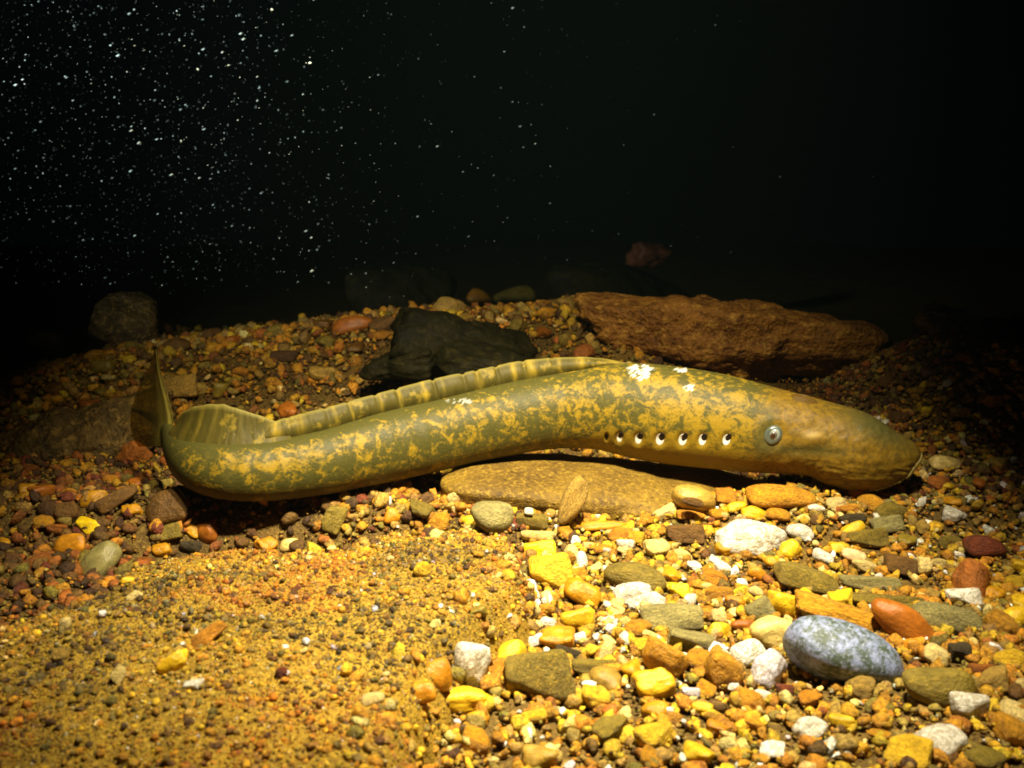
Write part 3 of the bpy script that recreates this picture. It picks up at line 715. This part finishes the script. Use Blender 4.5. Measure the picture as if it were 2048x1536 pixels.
dark += 1.0 * np.exp(-((ux / 96) ** 2 + (uy / 30) ** 2) ** 1.5)
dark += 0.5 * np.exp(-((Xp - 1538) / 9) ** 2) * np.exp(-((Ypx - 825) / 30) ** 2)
pale = 0.45 * np.exp(-((Xp - 1620) / 16) ** 2 - ((Ypx - 868) / 7) ** 2)
nz = fbm(np.stack([Xp / 14, Ypx / 9, Xp * 0], -1), 4)
nz = nz + 0.5 * fbm(np.stack([(Xp + Ypx) / 7, (Ypx - 0.3 * Xp) / 4, Xp * 0 + 4], -1), 3)
nz3 = fbm(np.stack([(Xp - 0.5 * Ypx) / 5, (Ypx + 0.5 * Xp) / 2.4, Xp * 0 + 8], -1), 3)
def white_patch(x0, y0, a, b_, lo_, hi_):  # irregular white patch with ragged edges on the upper body
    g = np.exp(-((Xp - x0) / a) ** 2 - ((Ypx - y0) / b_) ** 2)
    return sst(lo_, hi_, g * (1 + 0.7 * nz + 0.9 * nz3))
white = white_patch(1274, 746, 26, 16, 0.36, 0.78)
white = np.maximum(white, 0.8 * white_patch(1352, 740, 17, 5, 0.4, 0.7))
white = np.maximum(white, 0.85 * white_patch(1374, 775, 14, 7, 0.4, 0.7))
white = np.maximum(white, 0.4 * white_patch(930, 800, 26, 7, 0.4, 0.8)) * (np.cos(ph) > -0.2)
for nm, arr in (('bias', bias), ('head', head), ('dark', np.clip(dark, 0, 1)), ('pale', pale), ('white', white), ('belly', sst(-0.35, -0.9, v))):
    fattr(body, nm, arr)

def mat_skin():
    m, nt, b = nodes_of('lamprey_skin')
    A = {k: N(nt, 'ShaderNodeAttribute', attribute_name=k).outputs['Fac'] for k in ('bias', 'head', 'dark', 'pale', 'white', 'belly')}
    sv = N(nt, 'ShaderNodeAttribute', attribute_name='skin').outputs['Vector']
    n1 = noise(nt, sv, 74, 3, 0.6, 1.1); n2 = noise(nt, sv, 190, 3, 0.6, 0.8); n3 = noise(nt, sv, 420, 3, 0.7)
    s = math_(nt, 'ADD', math_(nt, 'MULTIPLY', n1, 0.58), math_(nt, 'ADD', math_(nt, 'MULTIPLY', n2, 0.26), math_(nt, 'MULTIPLY', n3, 0.16)))
    s = math_(nt, 'ADD', s, A['bias'])
    blot = ramp(nt, s, [(0.468, 0.0), (0.575, 1.0)])
    faint = ramp(nt, math_(nt, 'ADD', math_(nt, 'MULTIPLY', n2, 0.7), math_(nt, 'MULTIPLY', A['bias'], 1.0)), [(0.30, 0.0), (0.50, 0.4)])
    olive = mixc(nt, n3, (0.036, 0.034, 0.007), (0.068, 0.061, 0.012))
    gold = mixc(nt, n3, (0.18, 0.117, 0.007), (0.27, 0.172, 0.010))
    c = mixc(nt, faint, olive, (0.125, 0.095, 0.011))
    c = mixc(nt, blot, c, gold)
    c = mixc(nt, math_(nt, 'MULTIPLY', A['belly'], 0.35), c, (0.16, 0.105, 0.010))
    hn = ramp(nt, n2, [(0.35, 0.0), (0.68, 1.0)])
    hc = mixc(nt, hn, (0.10, 0.060, 0.008), (0.21, 0.120, 0.008))
    c = mixc(nt, math_(nt, 'MULTIPLY', A['head'], 0.9), c, hc)
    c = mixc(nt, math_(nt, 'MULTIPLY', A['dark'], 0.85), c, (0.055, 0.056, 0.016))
    c = mixc(nt, A['pale'], c, (0.58, 0.42, 0.14))
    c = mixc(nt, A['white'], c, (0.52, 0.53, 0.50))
    nt.links.new(c, b.inputs['Base Color'])
    b.inputs['Roughness'].default_value = 0.5; b.inputs['Specular IOR Level'].default_value = 0.16
    b.inputs['Subsurface Weight'].default_value = 0.06; b.inputs['Subsurface Radius'].default_value = (0.006, 0.004, 0.001); b.inputs['Subsurface Scale'].default_value = 0.4
    bump(nt, b, math_(nt, 'ADD', n3, math_(nt, 'MULTIPLY', n2, 0.6)), 0.25, 0.002)
    return m
M_SKIN = mat_skin()
mid = int(np.argmin(np.abs(Q[:, 0] - 1120)))
base = Vector(CEN[mid]) - Vector(UPV[mid]) * float(RAD[mid])
lam = link('lamprey', None, label='long mottled olive and gold lamprey with row of gill holes resting on stones', cat='fish')
lam.location = base
def part(name, me, mat, parent=lam):
    o = link(name, me, mat, parent)
    if parent is lam: o.matrix_parent_inverse = Matrix.Translation(-base)
    return o
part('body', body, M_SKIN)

def ring_at(px):
    """ring index for a picture column, on the monotone part of the body"""
    k0 = int(np.argmin(Q[:80, 0])) if False else 0
    return np.interp(px, Q[k0:, 0], np.arange(k0, NR))

# dorsal fins
def mat_fin(name, streakc, edge, transl, gain=1.0):
    m, nt, b = nodes_of(name)
    st = N(nt, 'ShaderNodeAttribute', attribute_name='streak').outputs['Fac']; hv = N(nt, 'ShaderNodeAttribute', attribute_name='height').outputs['Fac']
    tc = nt.nodes.new('ShaderNodeTexCoord')
    mp = N(nt, 'ShaderNodeMapping'); nt.links.new(tc.outputs['Object'], mp.inputs[0]); mp.inputs['Scale'].default_value = (1, 1, 0.22)
    n1 = noise(nt, mp.outputs[0], 190, 3, 0.6); n2 = noise(nt, tc.outputs['Object'], 70, 3, 0.6)
    c = mixc(nt, n1, (0.036 * gain, 0.030 * gain, 0.005 * gain), (0.072 * gain, 0.058 * gain, 0.010 * gain))
    c = mixc(nt, math_(nt, 'MULTIPLY', ramp(nt, n2, [(0.58, 0), (0.66, 1)]), 0.35), c, (0.33, 0.23, 0.02))
    c = mixc(nt, st, c, streakc)
    c = mixc(nt, ramp(nt, hv, [(0.84, 0.0), (0.97, edge)]), c, (0.20, 0.165, 0.035))  # paler top edge: highlight painted into the fin colour
    nt.links.new(c, b.inputs['Base Color']); b.inputs['Roughness'].default_value = 0.55; b.inputs['Specular IOR Level'].default_value = 0.12
    bump(nt, b, n1, 0.3, 0.002)
    if transl:
        out = nt.nodes['Material Output']; t = nt.nodes.new('ShaderNodeBsdfTransparent'); t.inputs[0].default_value = (0.8, 0.7, 0.4, 1)
        mx = nt.nodes.new('ShaderNodeMixShader'); nt.links.new(N(nt, 'ShaderNodeAttribute', attribute_name='thin').outputs['Fac'], mx.inputs[0])
        nt.links.new(b.outputs[0], mx.inputs[1]); nt.links.new(t.outputs[0], mx.inputs[2]); nt.links.new(mx.outputs[0], out.inputs[0])
    return m
M_FIN = mat_fin('dorsal_fin_skin', (0.34, 0.235, 0.018), 0.5, 0)
M_FIN2 = mat_fin('rear_fin_skin', (0.20, 0.145, 0.016), 0.6, 0)
M_TAIL = mat_fin('tail_fin_skin', (0.26, 0.21, 0.035), 0.0, 0.5, 2.4)
def fin(name, xs, hs, mat, creases, streaks, th0, th1, n=420, roll=0.0):
    xq = np.linspace(xs[0], xs[-1], n) if xs[0] < xs[-1] else np.linspace(xs[-1], xs[0], n)
    o_ = np.argsort(xs); hq = np.interp(xq, np.array(xs)[o_], np.array(hs)[o_])
    ker = np.exp(-np.linspace(-2, 2, 15) ** 2); ker /= ker.sum()
    hq = np.convolve(np.pad(hq, 7, mode='edge'), ker, 'valid')
    hq[0] = min(hq[0], 2); hq[-1] = min(hq[-1], 2)
    ri = ring_at(xq)
    k = np.arange(NR)
    u = np.stack([np.interp(ri, k, UPV[:, a]) for a in range(3)], -1); s = np.stack([np.interp(ri, k, SID[:, a]) for a in range(3)], -1)
    c = np.stack([np.interp(ri, k, CEN[:, a]) for a in range(3)], -1); r = np.interp(ri, k, RAD); mpp = np.interp(ri, k, Q[:, 3]) / F; wd = np.interp(ri, k, WID)
    cr = np.zeros(n); stv = np.zeros(n)
    for x0, w0, a0 in creases: cr += a0 * np.exp(-((xq - x0) / w0) ** 2)
    for x0, w0, a0 in streaks: stv += a0 * np.exp(-((xq - x0) / w0) ** 2)
    cr = np.clip(cr, 0, 1); wob = fbm(np.stack([xq / 16, xq * 0, xq * 0], -1), 3)
    hq = hq * (1 - 0.085 * cr + 0.012 * wob)
    prof = [(-1, 0), (-1, .1), (-1, .25), (-1, .4), (-1, .6), (-.97, .75), (-.88, .87), (-.6, .96), (-.3, .99), (0, 1), (.3, .99), (.6, .96), (.88, .87), (.97, .75), (1, .6), (1, .4), (1, .25), (1, .1), (1, 0)]
    P, hv, sv_ = [], [], []
    lean = 0.0012 * fbm(np.stack([xq / 60, xq * 0 + 5, xq * 0], -1), 2)
    for sx, hy in prof:
        th = (th1 + (th0 - th1) * (1 - hy) ** 2.2 + roll * math.sin(min(1, hy * 1.15) * math.pi) ** 1.0) * (1 - 0.35 * cr * (0.3 + hy) * min(1, hy * 3)) + 0.0003 * fbm(np.stack([xq / 6, xq * 0 + hy * 2, xq * 0], -1), 2)
        th = th * np.minimum(1, hq / 12)
        th = np.minimum(th, (0.62 - 0.30 * hy) * r * wd)
        root = r * np.sqrt(np.maximum(0.05, 1 - (sx * th / (r * wd)) ** 2)) * 0.975
        P.append(c + u * (root * (1 - hy) ** 2 + (1 - (1 - hy) ** 2) * r * 0.96 + (hq * mpp + 0.04 * r) * hy)[:, None] + s * (sx * th + lean * hy)[:, None])
        hv.append(np.full(n, hy)); sv_.append(np.clip(0.75 * stv * (1 - 0.6 * abs(hy - .6)) * (0.75 + 0.5 * fbm(np.stack([xq / 5, xq * 0 + hy * 3, xq * 0], -1), 2)), 0, 1))
    P = np.stack(P, 1).reshape(-1, 3)
    me = new_mesh(name, P, grid_faces(n, len(prof)))
    fattr(me, 'height', np.stack(hv, 1).ravel()); fattr(me, 'streak', np.stack(sv_, 1).ravel())
    return part(name, me, mat)
fin('front_dorsal_fin', [1250, 1225, 1180, 1120, 1060, 1000, 940, 880, 820, 760, 700, 640, 600, 570, 550, 532],
    [0, 7, 23, 33, 37, 38, 40, 43, 39, 38, 40, 42, 40, 38, 34, 20], M_FIN,
    [(1196, 4, .5), (1115, 3, .6), (1062, 4, .8), (1012, 4, 1), (973, 4, 1), (947, 4, 1), (888, 4, 1), (812, 4, 1), (770, 4, .8), (716, 4, .7), (670, 5, .6), (625, 5, .4), (590, 5, .4)],
    [(1043, 5, .9), (1074, 9, .9), (1127, 4, .8), (1168, 9, .8), (1222, 12, .7), (864, 4.5, .9), (815, 3, .8), (776, 4, .45), (719, 2.5, .7), (684, 4, .6), (612, 9, .5), (975, 8, .5), (905, 3, .3), (560, 12, .8)],
    0.0032, 0.0026, roll=0.0034)
fin('rear_dorsal_fin', [590, 566, 545, 520, 490, 460, 430, 400, 372, 356, 347],
    [12, 34, 43, 53, 62, 69, 75, 74, 64, 46, 6], M_FIN2,
    [(545, 6, .25), (452, 9, .12), (382, 8, .15)],
    [(550, 9, .9), (393, 4, .7), (420, 5, .4), (372, 6, .45), (352, 5, .8), (478, 4, .25), (440, 3, .25)], 0.0080, 0.0016, 260)

# tail fin: a thin upright membrane that thins out away from the tail
ta = np.linspace(0, 1, 60)
def curve(pts):
    pts = np.array(pts, float); return catmull(pts, ta * (len(pts) - 1))
RE = curve([(336, 893), (346, 850), (339, 805), (327, 765), (319, 735), (313, 699)])
LE = curve([(276, 893), (262, 862), (262, 822), (274, 782), (294, 744), (309, 701)])
uu = np.linspace(0, 1, 26); P, hv, sv_, tv = [], [], [], []
for side in (1, -1):
    for u_ in uu:
        e_ = RE * (1 - u_) + LE * u_
        d_ = 0.916 + 0.10 * u_ ** 1.2 * (1 - 0.75 * ta ** 2) + 0.012 * ta - 0.012 * np.sin(u_ * math.pi) * (1 - ta)
        w = np.array([at(a_, b_, c_) for a_, b_, c_ in zip(e_[:, 0], e_[:, 1], d_)])
        th = (0.0030 * (1 - u_) ** 0.8 + 0.0005) * (1 - 0.7 * ta) * (0.1 if u_ in (0, 1) else 1)
        nrm = np.array([-0.4, -0.9, 0.1])
        P.append(w + nrm * (side * th + 0.0005 * np.sin(u_ * 22 + ta * 3) * u_)[:, None])
        hv.append(np.full(60, 1 - u_ * 0.5)); sv_.append(0.35 + 0.3 * np.sin(u_ * 30 + ta * 5)); tv.append(np.full(60, 0.12 + 0.63 * u_ ** 0.7))
P = np.array(P); nu = len(uu)
Fa = grid_faces(nu, 60); Fb = Fa[:, ::-1] + nu * 60
def seam(a): return np.stack([a[:-1], a[1:], a[1:] + nu * 60, a[:-1] + nu * 60], -1)
Fe = np.vstack([seam(np.arange(60)), seam((nu - 1) * 60 + np.arange(60)), seam(np.arange(nu) * 60), seam(np.arange(nu) * 60 + 59)])
me = new_mesh('tail_fin', P.reshape(-1, 3), np.vstack([Fa, Fb, Fe]))
fattr(me, 'height', np.array(hv).ravel()); fattr(me, 'streak', np.clip(np.array(sv_).ravel(), 0, 1)); fattr(me, 'thin', np.array(tv).ravel())
part('tail_fin', me, M_TAIL)

# gill openings: pale lining with a dark slit, lying in the pits of the body
def plain(name, col, rough=0.4, spec=0.4, coat=0.0):
    m, nt, b = nodes_of(name); tc = nt.nodes.new('ShaderNodeTexCoord')
    c = mixc(nt, 1.0, col, ramp(nt, noise(nt, tc.outputs['Object'], 600, 3), [(0.3, 0.8), (0.7, 1.15)]), 'MULTIPLY')
    nt.links.new(c, b.inputs['Base Color']); b.inputs['Roughness'].default_value = rough; b.inputs['Specular IOR Level'].default_value = spec
    b.inputs['Coat Weight'].default_value = coat; b.inputs['Coat Roughness'].default_value = 0.05
    return m
M_LIN = plain('gill_lining', (0.66, 0.62, 0.54)); M_SLIT = plain('gill_slit', (0.012, 0.007, 0.004), 0.6, 0.2)
def patch(name, cx, cy, a, b, off, mat, parent, dome=0.0, nr=9, na=32, side=1, rot=0.0):
    """a small oval that follows the flank, raised by off metres"""
    V, Fc = [], []
    rr = np.linspace(0, 1, nr); aa = np.linspace(0, 2 * math.pi, na, endpoint=False)
    Rg, Ag = np.meshgrid(rr, aa, indexing='ij')
    ex, ey = a * Rg * np.cos(Ag), b * Rg * np.sin(Ag)
    cr_, sr_ = math.cos(rot), math.sin(rot)
    x = cx + ex * cr_ - ey * sr_; y = cy + ex * sr_ + ey * cr_
    ri = ring_at(x); k = np.arange(NR)
    sp = np.clip((np.interp(ri, k, Q[:, 1]) - y) / np.interp(ri, k, Q[:, 2]), -0.99, 0.99)
    phi = np.arcsin(sp)
    if side < 0: phi = math.pi - phi
    Pp, _, _ = surf(ri.ravel(), phi.ravel())
    s = np.stack([np.interp(ri.ravel(), k, SID[:, q_]) for q_ in range(3)], -1) * side
    o = off * (1 - Rg.ravel() ** 6) + dome * np.sqrt(np.maximum(0, 1 - Rg.ravel() ** 2)) - 0.0003 * (Rg.ravel() > 0.99)
    me = new_mesh(name, Pp + s * o[:, None], grid_faces(nr, na, True))
    return part(name, me, mat) if parent is lam else link(name, me, mat, parent)
for side in (1, -1):
    for k, (x, y, a, b) in enumerate(GILLS):
        g = patch('gill_opening', x, y + 1, a * 0.76, b * 0.95, 0.0004, M_LIN if k else M_SLIT, lam, side=side)
        if k: patch('gill_slit', x + a * 0.26, y - b * 0.28, a * (0.50, 0.58, 0.62, 0.55, 0.50, 0.60, 0.54)[k], b * (0.7, 0.76, 0.68, 0.74, 0.8, 0.7, 0.74)[k], 0.0011, M_SLIT, g, side=side, rot=(0.2, 0.45, 0.3, 0.15, 0.35, 0.1, 0.3)[k])

# eye
M_EYE = plain('eye_ring', (0.070, 0.085, 0.065), 0.3, 0.6, 0.6); M_IRIS = plain('iris', (0.21, 0.24, 0.22), 0.2, 0.6, 0.5); M_PUP = plain('pupil', (0.035, 0.012, 0.006), 0.12, 0.6, 0.8)
M_RING2 = plain('iris_inner', (0.10, 0.085, 0.06), 0.2, 0.6, 0.5)
for side in (1, -1):
    e = patch('eye', EYE[0], EYE[1], 18.5, 20.5, 0.0006, M_EYE, lam, dome=0.0030, side=side)
    ir = patch('iris', EYE[0] + 2, EYE[1] - 1, 13.5, 15, 0.0013, M_IRIS, e, dome=0.0031, side=side)
    patch('iris_rim', EYE[0] + 1, EYE[1], 10.5, 10.5, 0.0019, M_RING2, e, dome=0.0032, side=side)
    patch('pupil', EYE[0], EYE[1] + 1, 7, 7, 0.0024, M_PUP, e, dome=0.0033, side=side)

# nostril: a small raised tube on top of the head
ri = float(ring_at(1592)); (c0,), _, _ = surf(np.array([ri]), np.array([math.radians(66)]))
k = int(ri); nU = UPV[k] * 0.92 + SID[k] * 0.4; nU /= np.linalg.norm(nU); t1 = TAN[k]; t2 = np.cross(nU, t1)
P = []; prof = [(0.0095, -0.002), (0.0070, 0.0006), (0.0050, 0.0022), (0.0038, 0.0026), (0.0026, 0.0020), (0.0018, 0.0000), (0.0003, -0.0010)]
for r_, h_ in prof:
    for a_ in np.linspace(0, 2 * math.pi, 28, endpoint=False):
        P.append(c0 + nU * h_ + t1 * r_ * 1.5 * math.cos(a_) + t2 * r_ * 0.8 * math.sin(a_))
part('nostril', new_mesh('nostril', P, grid_faces(len(prof), 28, True)), plain('nostril_skin', (0.09, 0.05, 0.008), 0.6, 0.1))

# fringe of tiny papillae along the rim of the mouth
Vp, Tp = ico(2); PV, PT = [], []
for j, f in enumerate(np.linspace(0, 1, 64)):
    x = 1838 - 110 * f ** 1.3; phi0 = -0.15 - 1.25 * f ** 0.6
    for sg in (1, -1):
        ri = ring_at(np.array([x])); (p,), _, _ = surf(ri, np.array([phi0 if sg > 0 else math.pi - phi0]))
        r0 = 0.0011 + 0.0005 * rng.random()
        PV.append(Vp * r0 * np.array([1, 1, 1.5]) + p); PT.append(Tp + len(Vp) * len(PT))
part('mouth_fringe', new_mesh('mouth_fringe', np.vstack(PV), np.vstack(PT)), plain('mouth_fringe_skin', (0.20, 0.15, 0.03)))

# ------------------------------------------------------------------ specks drifting in the water
n = 36000
px_ = rng.uniform(-1.4, 0.5, n); py_ = rng.uniform(0.6, 2.2, n); pz_ = rng.uniform(0.10, 1.25, n)
k = (pz_ > np.where(py_ > 1.15, 0.17, 0.30) - 0.05 * (py_ - 1) + 0.05 * rng.random(n)) & ((px_ < -0.12) | (py_ > 1.2)) & (rng.random(n) < np.exp(-np.maximum(0, px_ / py_ + 0.30) / 0.13))
P0 = np.stack([px_, py_, pz_], -1)[k]; n = len(P0)
V0 = np.array([(1, 0, 0), (-1, 0, 0), (0, 1, 0), (0, -1, 0), (0, 0, 1), (0, 0, -1)], float); T0 = np.array([(0, 2, 4), (2, 1, 4), (1, 3, 4), (3, 0, 4), (2, 0, 5), (1, 2, 5), (3, 1, 5), (0, 3, 5)])
sz = 0.00030 + 0.0013 * rng.uniform(0, 1, n) ** 6.5
ax = np.array([0.85, 0.2, 0.38]); ax /= np.linalg.norm(ax)
st = rng.uniform(0.0, 1.6, n) * (rng.random(n) < 0.6)
VV = V0[None] * (1 + 0.35 * rng.normal(size=(n, len(V0), 1)) * 0.6)
VV = VV + (VV @ ax)[..., None] * ax * st[:, None, None]
VV = VV * sz[:, None, None] + P0[:, None, :]
me = new_mesh('water_specks', VV.reshape(-1, 3), (T0[None] + (np.arange(n) * len(V0))[:, None, None]).reshape(-1, 3))
m, nt, b = nodes_of('drifting_silt'); tc = nt.nodes.new('ShaderNodeTexCoord')
nt.links.new(mixc(nt, noise(nt, tc.outputs['Object'], 9, 2), (0.36, 0.62, 0.60), (0.75, 0.78, 0.74)), b.inputs['Base Color'])  # teal cast of the light put into the specks' own colour
link('drifting_specks', me, m, label='countless pale specks of silt drifting in the dark water', cat='silt', kind='stuff')

# the water itself: thin silty haze round the whole place
bm = bmesh.new(); bmesh.ops.create_cube(bm, size=1); me = bpy.data.meshes.new('haze'); bm.to_mesh(me); bm.free()
hz = link('haze', me, label='thin dark teal silty water haze round the whole place', cat='haze', kind='stuff')
hz.location = (0, 3.25, 0.175); hz.scale = (9, 10.5, 2.45)
m = bpy.data.materials.new('water_haze'); m.use_nodes = True; nt = m.node_tree; nt.nodes.remove(nt.nodes['Principled BSDF'])
vo = nt.nodes.new('ShaderNodeVolumePrincipled'); vo.inputs['Color'].default_value = (0.55, 0.85, 0.80, 1); vo.inputs['Density'].default_value = 0.0028
nt.links.new(vo.outputs[0], nt.nodes['Material Output'].inputs['Volume']); me.materials.append(m)
